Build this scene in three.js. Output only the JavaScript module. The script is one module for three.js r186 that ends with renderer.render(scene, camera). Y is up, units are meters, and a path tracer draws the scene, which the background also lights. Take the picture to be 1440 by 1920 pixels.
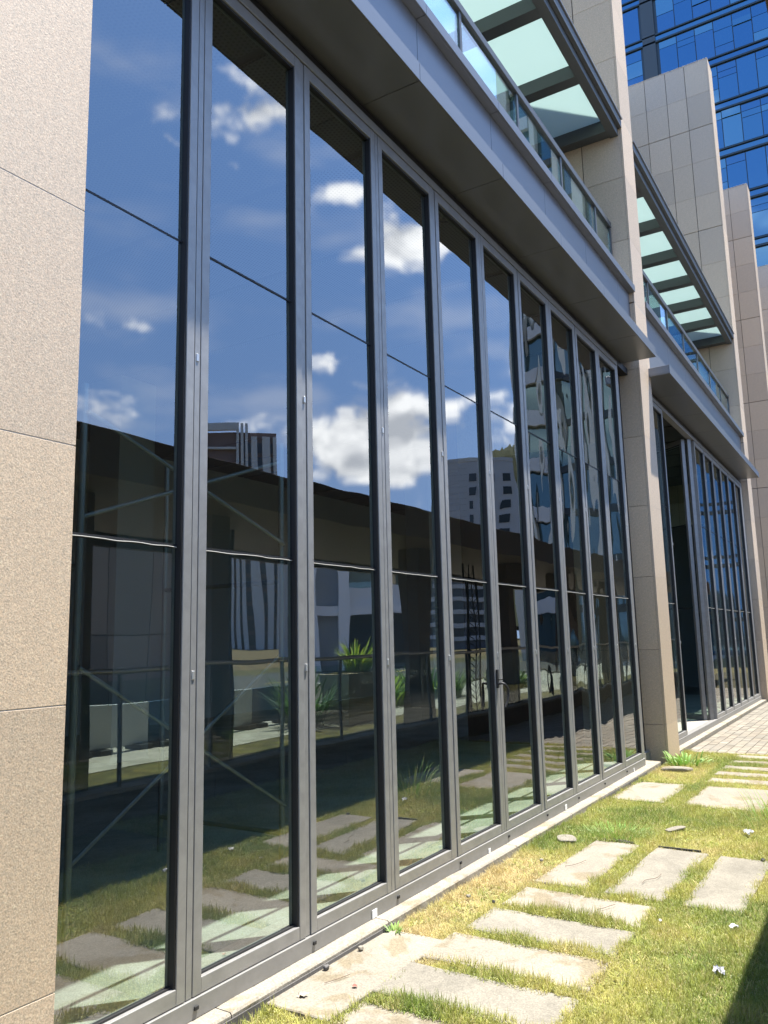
import * as THREE from 'three';
import { RoundedBoxGeometry } from 'three/addons/geometries/RoundedBoxGeometry.js';
import { mergeGeometries } from 'three/addons/utils/BufferGeometryUtils.js';
import { ImprovedNoise } from 'three/addons/math/ImprovedNoise.js';

// ---------------------------------------------------------------- camera, sky, sun, exposure
const scene = new THREE.Scene();
const renderer = new THREE.WebGLRenderer({ antialias: true });
renderer.toneMapping = THREE.LinearToneMapping;
renderer.toneMappingExposure = 3.05;
renderer.shadowMap.enabled = true;
const R = Math.PI / 180;
const camera = new THREE.PerspectiveCamera(64.95, 0.75, 0.05, 3000);
camera.position.set(0, 1.55, 2.565);
{
  const a = 58.40 * R, b = 9.04 * R, c = -1.328 * R;
  const f = new THREE.Vector3(Math.cos(b) * Math.sin(a), Math.sin(b), -Math.cos(b) * Math.cos(a));
  const r = new THREE.Vector3(Math.cos(a), 0, Math.sin(a));
  const u = new THREE.Vector3().crossVectors(r, f);
  camera.up.copy(r.clone().multiplyScalar(-Math.sin(c)).addScaledVector(u, Math.cos(c)));
  camera.lookAt(camera.position.clone().add(f));
}
const SUN = new THREE.Vector3(1.08, 5.05, 1.0).normalize();
const sun = new THREE.DirectionalLight(new THREE.Color(1, 0.955, 0.87), 5.0);
sun.name = 'sun';
sun.position.copy(SUN).multiplyScalar(80);
sun.castShadow = true;
sun.shadow.mapSize.set(4096, 4096);
Object.assign(sun.shadow.camera, { left: -40, right: 40, top: 40, bottom: -40, near: 1, far: 200 });
sun.shadow.bias = -0.0004;
scene.add(sun, sun.target);

const noise = new ImprovedNoise();
const n3 = (x, y, z) => noise.noise(x, y, z);
function fbm(x, y, z, o = 5) { let s = 0, a = 0.5, f = 1; for (let i = 0; i < o; i++) { s += a * n3(x * f + i * 17.3, y * f + i * 5.1, z * f + i * 9.7); a *= 0.5; f *= 2.07; } return s; }
const clamp = (x, a = 0, b = 1) => Math.min(b, Math.max(a, x));
const smooth = (a, b, x) => { const t = clamp((x - a) / (b - a)); return t * t * (3 - 2 * t); };
let seed = 12345;
const rnd = () => { seed = (seed * 1664525 + 1013904223) >>> 0; return seed / 4294967296; };
const rr = (a, b) => a + (b - a) * rnd();

{ // clear summer sky with scattered cumulus; the clouds that the doors mirror stand where the photograph shows them
  const W = 2048, H = 1024, data = new Float32Array(W * H * 4);
  const puffs = [[57.6, 14.4, 4.3, 2.5, 1.1], [57.6, 12.0, 4.2, 1.5, 0.55], [49.8, 34.9, 3.7, 1.6, 0.78], [55.6, 30.6, 2.4, 0.7, 0.42], [57.6, 27.2, 1.9, 1.7, 0.56], [60.9, 27.4, 2.4, 1.4, 0.6], [40.4, 21.4, 1.6, 0.8, 0.5], [38.0, 15.2, 3.4, 0.9, 0.12], [64.5, 25.0, 2.0, 0.8, 0.3], [72, 14, 6, 3, 0.4], [12, 17, 7, 3, 0.5], [5, 28, 9, 4, 0.5], [100, 24, 10, 4, 0.5], [130, 16, 12, 4, 0.6], [170, 30, 9, 5, 0.5], [205, 18, 12, 4, 0.55], [250, 27, 10, 4, 0.5], [290, 15, 12, 4, 0.6], [330, 22, 9, 4, 0.5], [60, 60, 8, 5, 0.35], [220, 58, 10, 6, 0.4]];
  for (let j = 0; j < H; j++) {
    const el = ((j + 0.5) / H - 0.5) * Math.PI, sy = Math.sin(el), cy = Math.cos(el);
    for (let i = 0; i < W; i++) {
      const k = (j * W + i) * 4, ph = ((i + 0.5) / W - 0.5) * 2 * Math.PI;
      const dx = cy * Math.cos(ph), dz = cy * Math.sin(ph);
      const t = clamp(sy);
      const g = Math.pow(t, 0.5);
      let r = 0.42 + (0.055 - 0.42) * g, gg = 0.60 + (0.235 - 0.60) * g, b = 0.90 + (0.70 - 0.90) * g;
      const sd = Math.max(0, dx * SUN.x + sy * SUN.y + dz * SUN.z), halo = 0.5 * Math.pow(sd, 40) + 0.22 * Math.pow(sd, 6);
      r += halo; gg += halo; b += halo * 0.9;
      if (sy > 0.0) {
        const az = Math.atan2(dx, dz) / R, eld = el / R;
        let bias = -0.36;
        for (const [a0, e0, sa, se, am] of puffs) {
          let d = az - a0; d -= 360 * Math.round(d / 360); d *= cy / Math.cos(e0 * R);
          const q = (d / sa) ** 2 + ((eld - e0) / (eld < e0 ? se * 0.8 : se)) ** 2;
          if (q < 9) bias += am * Math.exp(-q * 0.75);
        }
        if (bias > -0.35) {
          const q = 13, n = fbm(dx * q + 3.1, sy * q * 1.5, dz * q, 7), d0 = n * 1.15 + bias;
          const fray = n3(dx * 95, sy * 130, dz * 95) * 0.05 + n3(dx * 210, sy * 260, dz * 210) * 0.03;
          const dens = Math.pow(smooth(-0.16, 0.30, d0 + fray), 1.15);
          if (dens > 0) {
            const up = fbm((dx + SUN.x * 0.02) * q + 3.1, (sy + 0.026) * q * 1.5, (dz + SUN.z * 0.02) * q, 5) * 1.15;
            const lit = clamp(0.70 + (n * 1.15 - up) * 1.7 - clamp(d0 - 0.15) * 0.55, 0.2, 1);
            const cr = 0.50 + 1.05 * lit, cg = 0.56 + 1.03 * lit, cb = 0.66 + 0.97 * lit;
            r += (cr - r) * dens; gg += (cg - gg) * dens; b += (cb - b) * dens;
          }
        }
        const wisp = smooth(0.12, 0.55, fbm(dx * 4 + 9, sy * 12, dz * 4 + 2, 5) + 0.12) * 0.30 * smooth(0.1, 0.3, sy);
        r += (1.0 - r) * wisp; gg += (1.05 - gg) * wisp; b += (1.15 - b) * wisp;
      }
      data[k] = r; data[k + 1] = gg; data[k + 2] = b; data[k + 3] = 1;
    }
  }
  const tx = new THREE.DataTexture(data, W, H, THREE.RGBAFormat, THREE.FloatType);
  tx.mapping = THREE.EquirectangularReflectionMapping; tx.magFilter = THREE.LinearFilter; tx.needsUpdate = true;
  scene.background = tx; scene.environment = tx;
  scene.backgroundIntensity = scene.environmentIntensity = 0.75;
}

// ---------------------------------------------------------------- helpers
const names = new Map();
function numbered(n) { const c = names.get(n) || 0; names.set(n, c + 1); return c ? `${n}_${String(c).padStart(3, '0')}` : n; }
function thing(name, label, category, pos = [0, 0, 0], group) {
  const o = new THREE.Group(); o.name = numbered(name); o.position.set(...pos); scene.add(o);
  o.userData = { label, category }; if (group) o.userData.group = group; return o;
}
function struct(name, label) { const o = new THREE.Group(); o.name = numbered(name); o.userData = { kind: 'structure', label, category: name.replace(/_/g, ' ').split(' ').slice(-2).join(' ') }; scene.add(o); return o; }
function mesh(name, geo, mat, parent) {
  const m = new THREE.Mesh(geo, mat); m.name = name; m.castShadow = m.receiveShadow = true;
  (parent || scene).add(m); return m;
}
// box between two corners, uv in metres (offset per box so that neighbours do not repeat)
function box(x0, x1, y0, y1, z0, z1, ou = 0, ov = 0) {
  const g = new THREE.BoxGeometry(x1 - x0, y1 - y0, z1 - z0);
  g.translate((x0 + x1) / 2, (y0 + y1) / 2, (z0 + z1) / 2); return metric(g, ou, ov);
}
function metric(g, ou = 0, ov = 0) {
  if (g.index) g = g.toNonIndexed();
  const p = g.attributes.position, n = g.attributes.normal, uv = new Float32Array(p.count * 2);
  for (let i = 0; i < p.count; i++) {
    const ax = Math.abs(n.getX(i)), ay = Math.abs(n.getY(i)), az = Math.abs(n.getZ(i));
    const x = p.getX(i), y = p.getY(i), z = p.getZ(i);
    if (ax >= ay && ax >= az) { uv[2 * i] = z + ou; uv[2 * i + 1] = y + ov; } else if (ay >= az) { uv[2 * i] = x + ou; uv[2 * i + 1] = z + ov; } else { uv[2 * i] = x + ou; uv[2 * i + 1] = y + ov; }
  }
  g.setAttribute('uv', new THREE.BufferAttribute(uv, 2)); return g;
}
function rbox(x0, x1, y0, y1, z0, z1, r = 0.003) {
  const g = new RoundedBoxGeometry(x1 - x0, y1 - y0, z1 - z0, 1, Math.min(r, (x1 - x0) / 2.2, (y1 - y0) / 2.2, (z1 - z0) / 2.2));
  g.translate((x0 + x1) / 2, (y0 + y1) / 2, (z0 + z1) / 2); return metric(g, rnd(), rnd());
}
function bar(a, b, r, seg = 8) {
  const A = new THREE.Vector3(...a), B = new THREE.Vector3(...b), g = new THREE.CylinderGeometry(r, r, A.distanceTo(B), seg);
  g.applyQuaternion(new THREE.Quaternion().setFromUnitVectors(new THREE.Vector3(0, 1, 0), B.clone().sub(A).normalize()));
  g.translate((A.x + B.x) / 2, (A.y + B.y) / 2, (A.z + B.z) / 2); return g;
}
const merge = (list) => mergeGeometries(list.map((g) => (g.index ? g.toNonIndexed() : g)), false);
function texture(S, fn, srgb = true, rep = 1) {
  const d = new Uint8Array(S * S * 4);
  for (let y = 0; y < S; y++) for (let x = 0; x < S; x++) { const c = fn(x / S, y / S, x, y), k = (y * S + x) * 4; d[k] = clamp(c[0]) * 255; d[k + 1] = clamp(c[1]) * 255; d[k + 2] = clamp(c[2]) * 255; d[k + 3] = 255; }
  const t = new THREE.DataTexture(d, S, S); t.wrapS = t.wrapT = THREE.RepeatWrapping; t.magFilter = THREE.LinearFilter; t.minFilter = THREE.LinearMipmapLinearFilter; t.generateMipmaps = true;
  if (srgb) t.colorSpace = THREE.SRGBColorSpace; t.repeat.set(rep, rep); t.needsUpdate = true; return t;
}
// seamless noise on a unit square
const tile = (u, v, f, z = 0, o = 4) => { const a = u * 2 * Math.PI, b = v * 2 * Math.PI, q = f / (2 * Math.PI); return fbm(Math.cos(a) * q + 40, Math.sin(a) * q + Math.cos(b) * q * 1.3 + z, Math.sin(b) * q + 20 + z, o); };
const rgb = (r, g, b) => new THREE.Color().setRGB(r, g, b);
const std = (color, roughness = 0.8, extra = {}) => new THREE.MeshStandardMaterial({ color, roughness, ...extra });

// ---------------------------------------------------------------- materials
const speck = new Float32Array(512 * 512).map(() => rnd());
const blur = (x, y, s) => { let t = 0; for (let j = 0; j < s; j++) for (let i = 0; i < s; i++) t += speck[((y + j) & 511) * 512 + ((x + i) & 511)]; return t / (s * s); };
const graniteMap = texture(512, (u, v, x, y) => {
  const a = blur(x, y, 3), b = blur(x * 1 + 97, y + 31, 6), c = blur(x + 200, y + 77, 2);
  let k = 0.98 + (a - 0.5) * 0.6 + (b - 0.5) * 0.4;
  if (c > 0.84) k -= 0.16;
  const w = (b - 0.5) * 0.16;
  return [k * (0.925 + w), k * 0.865, k * (0.80 - w * 0.6)];
}, true, 1.7);
const graniteBump = texture(256, (u, v, x, y) => { const a = blur(x * 2, y * 2, 4); return [a, a, a]; }, false, 1.7);
const granite = [[0.65, 0.585, 0.485], [0.595, 0.54, 0.455], [0.68, 0.61, 0.505], [0.625, 0.57, 0.49]].map((c) => new THREE.MeshPhysicalMaterial({ color: rgb(...c), map: graniteMap, roughness: 0.55, bumpMap: graniteBump, bumpScale: 0.0012 }));
const graniteSide = granite;
const mortar = std(rgb(0.52, 0.46, 0.38), 0.9);
const jointDark = std(rgb(0.02, 0.02, 0.02), 0.9);
const alScratch = texture(256, (u, v, x, y) => { const k = 0.95 + 0.1 * tile(u, v, 6, 3) + 0.06 * (blur(x, y * 2, 4) - 0.5); return [k, k, k]; }, true, 2);
const aluminium = new THREE.MeshPhysicalMaterial({ color: rgb(0.315, 0.31, 0.30), map: alScratch, roughness: 0.42, metalness: 0.35 });
const aluminiumTrack = new THREE.MeshPhysicalMaterial({ color: rgb(0.28, 0.274, 0.263), map: alScratch, roughness: 0.5, metalness: 0.3 });
const aluminiumDark = aluminium;
const hingeMat = new THREE.MeshPhysicalMaterial({ color: rgb(0.5, 0.5, 0.49), roughness: 0.3, metalness: 0.6 });
const black = std(rgb(0.012, 0.012, 0.013), 0.55);
const soffitMetal = new THREE.MeshPhysicalMaterial({ color: rgb(0.205, 0.21, 0.215), roughness: 0.33, metalness: 0.55 });
const fasciaMetal = soffitMetal;
const panelMetal = new THREE.MeshPhysicalMaterial({ color: rgb(0.205, 0.21, 0.22), roughness: 0.36, metalness: 0.5 });
const railMetal = new THREE.MeshPhysicalMaterial({ color: rgb(0.10, 0.105, 0.105), roughness: 0.4, metalness: 0.4 });
const steelBeam = new THREE.MeshPhysicalMaterial({ color: rgb(0.10, 0.108, 0.108), roughness: 0.5, metalness: 0.25 });
const doorGlass = new THREE.MeshPhysicalMaterial({ color: rgb(0.74, 0.86, 0.82), roughness: 0, transmission: 1, thickness: 0, ior: 2.9, side: THREE.DoubleSide });
const railGlass = new THREE.MeshPhysicalMaterial({ color: rgb(0.80, 0.93, 0.90), roughness: 0, transmission: 1, thickness: 0, ior: 3.2, side: THREE.DoubleSide });
const frosted = new THREE.MeshPhysicalMaterial({ color: rgb(0.56, 0.665, 0.65), roughness: 0.92, transmission: 0.6, thickness: 0, ior: 1.5, side: THREE.DoubleSide });
const interiorWall = std(rgb(0.34, 0.335, 0.32), 0.9), interiorDark = std(rgb(0.32, 0.32, 0.31), 0.9);
const concreteMap = texture(512, (u, v, x, y) => { const k = 0.9 + 0.2 * tile(u, v, 4, 1) + 0.08 * tile(u, v, 22, 5) + 0.34 * (blur(x, y, 2) - 0.5) + 0.2 * (blur(x + 90, y + 50, 7) - 0.5); return [k, k * 0.975, k * 0.925]; }, true, 0.7);
const concreteBump = texture(256, (u, v, x, y) => { const a = 0.5 + 0.5 * tile(u, v, 26, 8) + 0.35 * (blur(x * 2, y * 2, 2) - 0.5); return [a, a, a]; }, false, 0.7);
const stainMap = texture(512, (u, v, x, y) => { const st = smooth(0.05, 0.32, tile(u, v, 5, 21) + 0.5 * tile(u, v, 17, 9)), k = 0.93 + 0.14 * tile(u, v, 4, 30) + 0.34 * (blur(x + 40, y, 2) - 0.5) - 0.09 * st; return [k, k * (0.97 - 0.03 * st), k * (0.92 - 0.10 * st)]; }, true, 0.62);
const slabMats = [[0.245, 0.233, 0.21], [0.23, 0.222, 0.203], [0.258, 0.246, 0.222]].map((c, i) => std(rgb(...c), 0.92, { map: i === 1 ? concreteMap : stainMap, bumpMap: concreteBump, bumpScale: 0.0012 }));
const curbMat = std(rgb(0.29, 0.28, 0.258), 0.92, { map: stainMap, bumpMap: concreteBump, bumpScale: 0.006 });
const curbDark = std(rgb(0.13, 0.13, 0.14), 0.85, { map: concreteMap });
const floorMat = std(rgb(0.38, 0.375, 0.36), 0.75, { map: concreteMap });
const brickMats = [[0.235, 0.218, 0.197], [0.21, 0.20, 0.183], [0.255, 0.24, 0.213], [0.23, 0.21, 0.185]].map((c) => std(rgb(...c), 0.92, { map: concreteMap }));
const soilMap = texture(512, (u, v, x, y) => { const k = 0.62 + 0.5 * tile(u, v, 5, 2) + 0.35 * tile(u, v, 40, 4) + 0.25 * (blur(x, y, 2) - 0.5), g = 0.5 + tile(u, v, 7, 11); return [k * (0.95 - 0.1 * g), k * (0.85 + 0.03 * g), k * 0.5]; }, true, 0.6);
const soilMat = std(rgb(0.26, 0.235, 0.16), 1, { map: soilMap });
const perforated = texture(256, (u, v) => { const row = Math.floor(v * 16), a = ((u * 16 + (row % 2) * 0.5) % 1) - 0.5, b = ((v * 16) % 1) - 0.5, k = a * a + b * b < 0.075 ? 0.10 : 0.62; return [k, k, k * 1.01]; }, true, 2.1);
const ceilingMat = std(rgb(0.24, 0.245, 0.245), 0.7, { map: perforated });

// ---------------------------------------------------------------- ground
{
  const g = struct('ground', 'dry lawn earth under the grass and the open ground around it');
  const sheet = new THREE.PlaneGeometry(1800, 1800, 1, 1); sheet.rotateX(-Math.PI / 2); sheet.translate(0, -0.03, 0);
  mesh('earth', metric(sheet), soilMat, g);
}
const slabs = []; // [x0,x1,z0,z1] for grass to keep off
{
  const path = struct('slab_path', 'pale concrete stepping slabs laid in the lawn');
  const put = (x0, x1, z0, z1, tilt = 0, top = 0.004) => {
    const w = x1 - x0, d = z1 - z0, s = new THREE.Shape();
    const pts = []; const seg = (ax, az, bx, bz) => { const n = 7; for (let i = 0; i < n; i++) { const t = i / n, e = i === 0 ? 0.006 : 0.0035; pts.push([ax + (bx - ax) * t + rr(-e, e), az + (bz - az) * t + rr(-e, e)]); } };
    seg(-w / 2, -d / 2, w / 2, -d / 2); seg(w / 2, -d / 2, w / 2, d / 2); seg(w / 2, d / 2, -w / 2, d / 2); seg(-w / 2, d / 2, -w / 2, -d / 2);
    pts.forEach(([a, b], i) => (i ? s.lineTo(a, -b) : s.moveTo(a, -b)));
    const g = new THREE.ExtrudeGeometry(s, { depth: 0.05, bevelEnabled: true, bevelThickness: 0.005, bevelSize: 0.005, bevelSegments: 1 });
    g.rotateX(-Math.PI / 2); g.translate(0, -0.055, 0);
    const m = mesh(numberedPart('slab'), metric(g, rnd() * 3, rnd() * 3), slabMats[Math.floor(rnd() * 3)], path);
    m.position.set((x0 + x1) / 2, top, (z0 + z1) / 2); m.rotation.set(rr(-0.011, 0.011), tilt + rr(-0.018, 0.018), rr(-0.009, 0.009));
    slabs.push([x0, x1, z0, z1]);
  };
  function numberedPart(n) { return numbered(n); }
  put(4.63, 4.98, 0.48, 1.27); put(4.17, 4.53, 0.46, 1.27); put(3.72, 4.07, 0.44, 1.27); put(3.27, 3.615, 0.44, 1.27); put(2.81, 3.16, 0.46, 1.27); put(2.35, 2.7, 0.47, 1.27); put(1.9, 2.25, 0.47, 1.27);
  put(2.93, 3.95, 0.10, 0.438, 0.0, 0.006); put(1.55, 2.55, 0.10, 0.44);
  put(5.13, 6.34, 0.49, 0.82, -0.02); put(5.11, 6.30, 0.95, 1.295, -0.015); put(5.09, 6.27, 1.40, 1.72, -0.01);
  put(7.96, 8.98, 0.14, 0.635, -0.02); put(7.93, 9.0, 0.82, 1.49, -0.03); put(7.93, 9.0, 1.62, 2.2);
  for (const x of [9.28, 9.73, 10.19, 10.65, 11.1]) put(x, x + 0.24, 0.78, 1.72, -0.03);
}
{ // curb in front of the doors
  const c = thing('door_curb', 'whitewashed concrete curb strip along the foot of the near glass doors', 'curb', [0, 0, 0]);
  const sh = new THREE.Shape(); sh.moveTo(-0.09, -0.05); sh.lineTo(0.098, -0.05); sh.lineTo(0.098, 0.034); sh.lineTo(0.09, 0.043); sh.lineTo(-0.09, 0.046); sh.closePath();
  for (let i = 0, x = 1.2; x < 10.2; i++) {
    const L = Math.min(rr(1.2, 1.9), 10.2 - x); const g = new THREE.ExtrudeGeometry(sh, { depth: L - 0.006, bevelEnabled: false, steps: 8 });
    g.rotateY(Math.PI / 2); g.scale(1, 1, -1);
    { const p = g.attributes.position; for (let k = 0; k < p.count; k++) if (p.getZ(k) > 0.05 && p.getY(k) > 0) { const q = n3((x + p.getX(k)) * 5, 2, 7); p.setY(k, p.getY(k) + q * 0.006); p.setZ(k, p.getZ(k) + q * 0.008); } }
    g.translate(x, 0, 0);
    const flipped = g.toNonIndexed(), P = flipped.attributes.position; // restore the winding after the mirror
    for (let k = 0; k < P.count; k += 3) { const a = [P.getX(k), P.getY(k), P.getZ(k)]; P.setXYZ(k, P.getX(k + 1), P.getY(k + 1), P.getZ(k + 1)); P.setXYZ(k + 1, ...a); }
    flipped.computeVertexNormals(); mesh('curb_piece', metric(flipped, rnd(), rnd()), curbMat, c); x += L;
  }
  mesh('dark_front_strip', rbox(1.2, 4.02, -0.04, 0.024, 0.1015, 0.107, 0.002), curbDark, c);  // darker strip along the lower front face of the curb
  mesh('dark_front_strip', rbox(7.75, 9.5, -0.04, 0.026, 0.1015, 0.107, 0.002), curbDark, c);
  const c2 = thing('door_curb', 'pale concrete curb strip along the foot of the far open glass doors', 'curb');
  for (let x = 11.15; x < 20; x += 1.5) mesh('curb_piece', box(x, Math.min(x + 1.494, 20.05), -0.05, 0.045, -0.08, 0.11, rnd(), rnd()), curbMat, c2);
}
{ // brick walk beyond the lawn
  const w = struct('brick_walk', 'pale grey brick paving beyond the lawn');
  mesh('sand_bed', box(11.45, 34, -0.05, -0.006, 0.12, 3.2), std(rgb(0.12, 0.11, 0.095), 1, { map: soilMap }), w);
  const L = 0.235, D = 0.118, all = [];
  for (let r = 0; r * D < 3.0; r++) for (let c = -1; c * L < 13; c++) {
    const x0 = Math.max(11.47, 11.47 + c * L + (r % 2) * L / 2), x1 = 11.47 + (c + 1) * L + (r % 2) * L / 2, z0 = 0.13 + r * D;
    if (x1 - x0 > 0.05) all.push([x0, x1, z0, z0 + D]);
  }
  all.sort((a, b) => (a[0] - 0) ** 2 + 6 * (a[2] - 0.9) ** 2 - ((b[0] - 0) ** 2 + 6 * (b[2] - 0.9) ** 2));
  const inView = all.filter((b) => b[2] < 1.75), rest = all.filter((b) => b[2] >= 1.75).concat(inView.splice(300));
  for (const [a, b, c, d] of inView) { const m = mesh(numbered('brick'), rbox(a + 0.004, b - 0.004, -0.05, rr(-0.001, 0.004), c + 0.004, d - 0.004, 0.004), brickMats[Math.floor(rnd() * 4)], w); m.rotation.z = 0; }
  const m = mesh('far_bricks', merge(rest.map(([a, b, c, d]) => box(a + 0.004, b - 0.004, -0.05, rr(-0.001, 0.004), c + 0.004, d - 0.004, rnd(), rnd()))), brickMats[1], w); m.userData.kind = 'stuff';
}

// ---------------------------------------------------------------- granite piers
const courses = []; for (let k = -1; k < 18; k++) courses.push(k < 0 ? -0.05 : 0.435 + 0.918 * k);
function pier(x0, x1, label, back = -2.6, sideSplits = [-0.45, -0.93, -1.46, -2.0]) {
  const t = thing('granite_pier', label, 'pier', [0, 0, 0], 'granite piers between the door bays');
  mesh('core', box(x0 + 0.022, x1 - 0.022, -0.05, 16.02, back, 0.094), jointDark, t);
  mesh('mortar_bed', box(x0 + 0.008, x1 - 0.008, -0.05, 16.02, 0.0965, 0.1238), mortar, t);
  const zs = [0.0955, ...sideSplits, back];
  for (let k = 0; k + 1 < courses.length; k++) {
    const gapLow = k > 0 && (k - 1) % 3 === 0 && k > 6 ? 0.014 : 0.002, y0 = courses[k] + gapLow, y1 = courses[k + 1] - 0.002;
    if (gapLow > 0.01) mesh('open_joint', box(x0 + 0.006, x1 - 0.006, y0 - 0.012, y0 - 0.0015, 0.097, 0.121), black, t);
    mesh('stone_panel', rbox(x0, x1, y0, y1, 0.098, 0.125, 0.0015), granite[Math.floor(rnd() * 4)], t);
    for (let i = 0; i + 1 < zs.length; i++) {
      if (y1 < 5 && zs[i] < -0.5 && x0 < 25) continue;
      mesh('stone_panel', rbox(x0, x0 + 0.028, y0, y1, zs[i + 1] + 0.006, zs[i] - (i ? 0.006 : 0), 0.0025), graniteSide[Math.floor(rnd() * 4)], t);
    }
    mesh('stone_panel', rbox(x1 - 0.028, x1, y0, y1, Math.max(-0.45, back), 0.0955, 0.0025), graniteSide[Math.floor(rnd() * 4)], t);
  }
  mesh('cap_stone', rbox(x0, x1, 16.022, 16.05, back, 0.125, 0.004), granite[0], t);
  return t;
}
pier(1.24, 1.84, 'nearest sunlit beige granite pier cut by the left picture edge', 0.02, []);
pier(10.5, 11.1, 'tall beige granite pier between the closed doors and the open doors');
pier(20.2, 20.85, 'second tall granite pier beyond the open doors, grid of grey panels below the blue tower');
pier(27.1, 27.75, 'third granite pier at the right edge, in front of the blue tower');
pier(34.0, 34.65, 'farthest granite pier at the right picture edge', -2.6);

// ---------------------------------------------------------------- glass door leaves
function wavyPane(x0, x1, y0, y1, z, amp, ph, tiltX = 0, tiltY = 0) {
  const w = x1 - x0, h = y1 - y0, g = new THREE.PlaneGeometry(w, h, 14, Math.max(10, Math.round(h * 11)));
  const p = g.attributes.position;
  const f = (x, y) => amp * (0.0011 * n3(x * 2.3 + ph, y * 1.35, ph) + 0.00022 * n3(x * 5.5, y * 3.2 + ph, 3 + ph)) + x * tiltY + y * tiltX;
  const nn = g.attributes.normal, e = 0.004;
  for (let i = 0; i < p.count; i++) {
    const x = p.getX(i), y = p.getY(i);
    p.setZ(i, f(x, y));
    const v = new THREE.Vector3(-(f(x + e, y) - f(x - e, y)) / (2 * e), -(f(x, y + e) - f(x, y - e)) / (2 * e), 1).normalize();
    nn.setXYZ(i, v.x, v.y, v.z);
  }
  g.translate((x0 + x1) / 2, (y0 + y1) / 2, z); return g;
}
const J1 = 1.975, J2 = 3.392;
// a leaf is built about its left bottom corner so that it can be swung
function leaf(x0, w, label, o = {}) {
  const t = thing('folding_door_leaf', label, 'door', [x0, 0, 0], o.group || 'tall folding glass door leaves');
  const fr = o.frame || aluminium, B = o.bottom ?? 0.126, T = 4.885, sl = 0.050, sr = 0.048, z0 = -0.07, gz = -0.034;
  const a = 0.021, b = w - 0.021, amp = o.amp ?? 1;
  mesh('stile', rbox(a, a + sl, B, T, z0, 0), fr, t);
  mesh('stile', rbox(b - sr, b, B, T, z0, 0), fr, t);
  mesh('bottom_rail', rbox(a + sl, b - sr, B, B + 0.062, z0, -0.0012), fr, t);
  mesh('top_rail', rbox(a + sl, b - sr, T - 0.07, T, z0, -0.0012), fr, t);
  const xl = a + sl, xr = b - sr, yb = B + 0.062, yt = T - 0.07;
  const gs = mesh('gasket', merge([box(xl, xl + 0.008, yb, yt, gz - 0.01, gz + 0.022), box(xr - 0.008, xr, yb, yt, gz - 0.01, gz + 0.027), box(xl + 0.008, xr - 0.008, yt - 0.012, yt, gz - 0.01, gz + 0.022), box(xl + 0.008, xr - 0.008, yb, yb + 0.008, gz - 0.01, gz + 0.012)]), black, t);
  const ys = [yb, J1, J2, yt];
  for (let i = 0; i < 3; i++) mesh('glass_pane', wavyPane(xl + 0.004, xr - 0.004, ys[i] + 0.004, ys[i + 1] - 0.004, gz, amp * (i === 2 ? 1 : 1.1), (o.ph ?? x0) * 3.1 + i * 5.3, rr(-0.0017, 0.0017), rr(-0.0022, 0.0022)), doorGlass, t);
  for (const y of [J1, J2]) {
    const j = mesh('glazing_joint', box(xl + 0.006, xr - 0.008, y - (y === J1 ? 0.008 : 0.0045), y + (y === J1 ? 0.008 : 0.0045), gz - 0.016, gz + 0.004), black, t);
    if (y === J1) { // uneven pale sealant bead
      const pts = []; for (let i = 0; i <= 10; i++) pts.push(new THREE.Vector3(xl + 0.01 + (xr - xl - 0.024) * i / 10, y - 0.006 + rr(-0.002, 0.002), gz + 0.006));
      mesh('sealant_bead', new THREE.TubeGeometry(new THREE.CatmullRomCurve3(pts), 24, 0.0019, 5), std(rgb(0.36, 0.355, 0.33), 0.8), j);
    }
  }
  for (const hy of [1.40, 2.83]) mesh('hinge', rbox(w - 0.009, w + 0.007, hy, hy + 0.038, -0.0075, 0.003, 0.003), hingeMat, t);
  if (o.astragal !== false) {
    mesh('astragal', rbox(w - 0.0165, w + 0.0165, B, T, z0 + 0.01, o.proud ? -0.0015 : -0.006, 0.002), fr, t);
    mesh('seal_strip', box(w - 0.021, w + 0.021, B, T, z0 + 0.012, -0.028), black, t);
  }
  return t;
}
const ord = ['first', 'second', 'third', 'fourth', 'fifth', 'sixth', 'seventh', 'eighth', 'ninth', 'tenth'];
const S0 = 2.57, PW = 0.805;
for (let k = 0; k < 10; k++) {
  const x0 = S0 + PW * (k - 1), w = PW;
  const amp = k < 2 ? 0.55 : k < 4 ? 0.8 : k < 6 ? 0.9 : k < 9 ? 2.6 : 1.2;
  const t = leaf(x0, w, `${ord[k]} closed grey glass door leaf counted from the near granite pier`, { amp, ph: k * 1.37 + 0.4, proud: k % 2 === 0, group: 'closed glass door leaves of the near bay' });
  if (k === 4) { // pull handle on the fifth leaf, beside the seam
    const h = mesh('handle', merge([rbox(0.032, 0.058, 1.17, 1.31, 0.001, 0.012, 0.003), new THREE.TubeGeometry(new THREE.CatmullRomCurve3([[0.045, 1.20, 0.010], [0.05, 1.205, 0.045], [0.075, 1.17, 0.062], [0.082, 1.12, 0.064], [0.07, 1.07, 0.060], [0.052, 1.03, 0.05]].map((p) => new THREE.Vector3(...p))), 20, 0.0085, 8), new THREE.TubeGeometry(new THREE.CatmullRomCurve3([[0.03, 1.235, 0.02], [0.07, 1.235, 0.03]].map((p) => new THREE.Vector3(...p))), 4, 0.006, 6)].map((g) => { g = g.toNonIndexed ? (g.index ? g.toNonIndexed() : g) : g; g.deleteAttribute('uv'); return g; })), black, t);
    h.position.set(PW - 0.098, 0, 0); h.scale.set(1.25, 1, 1.1);
  }
}
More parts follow.
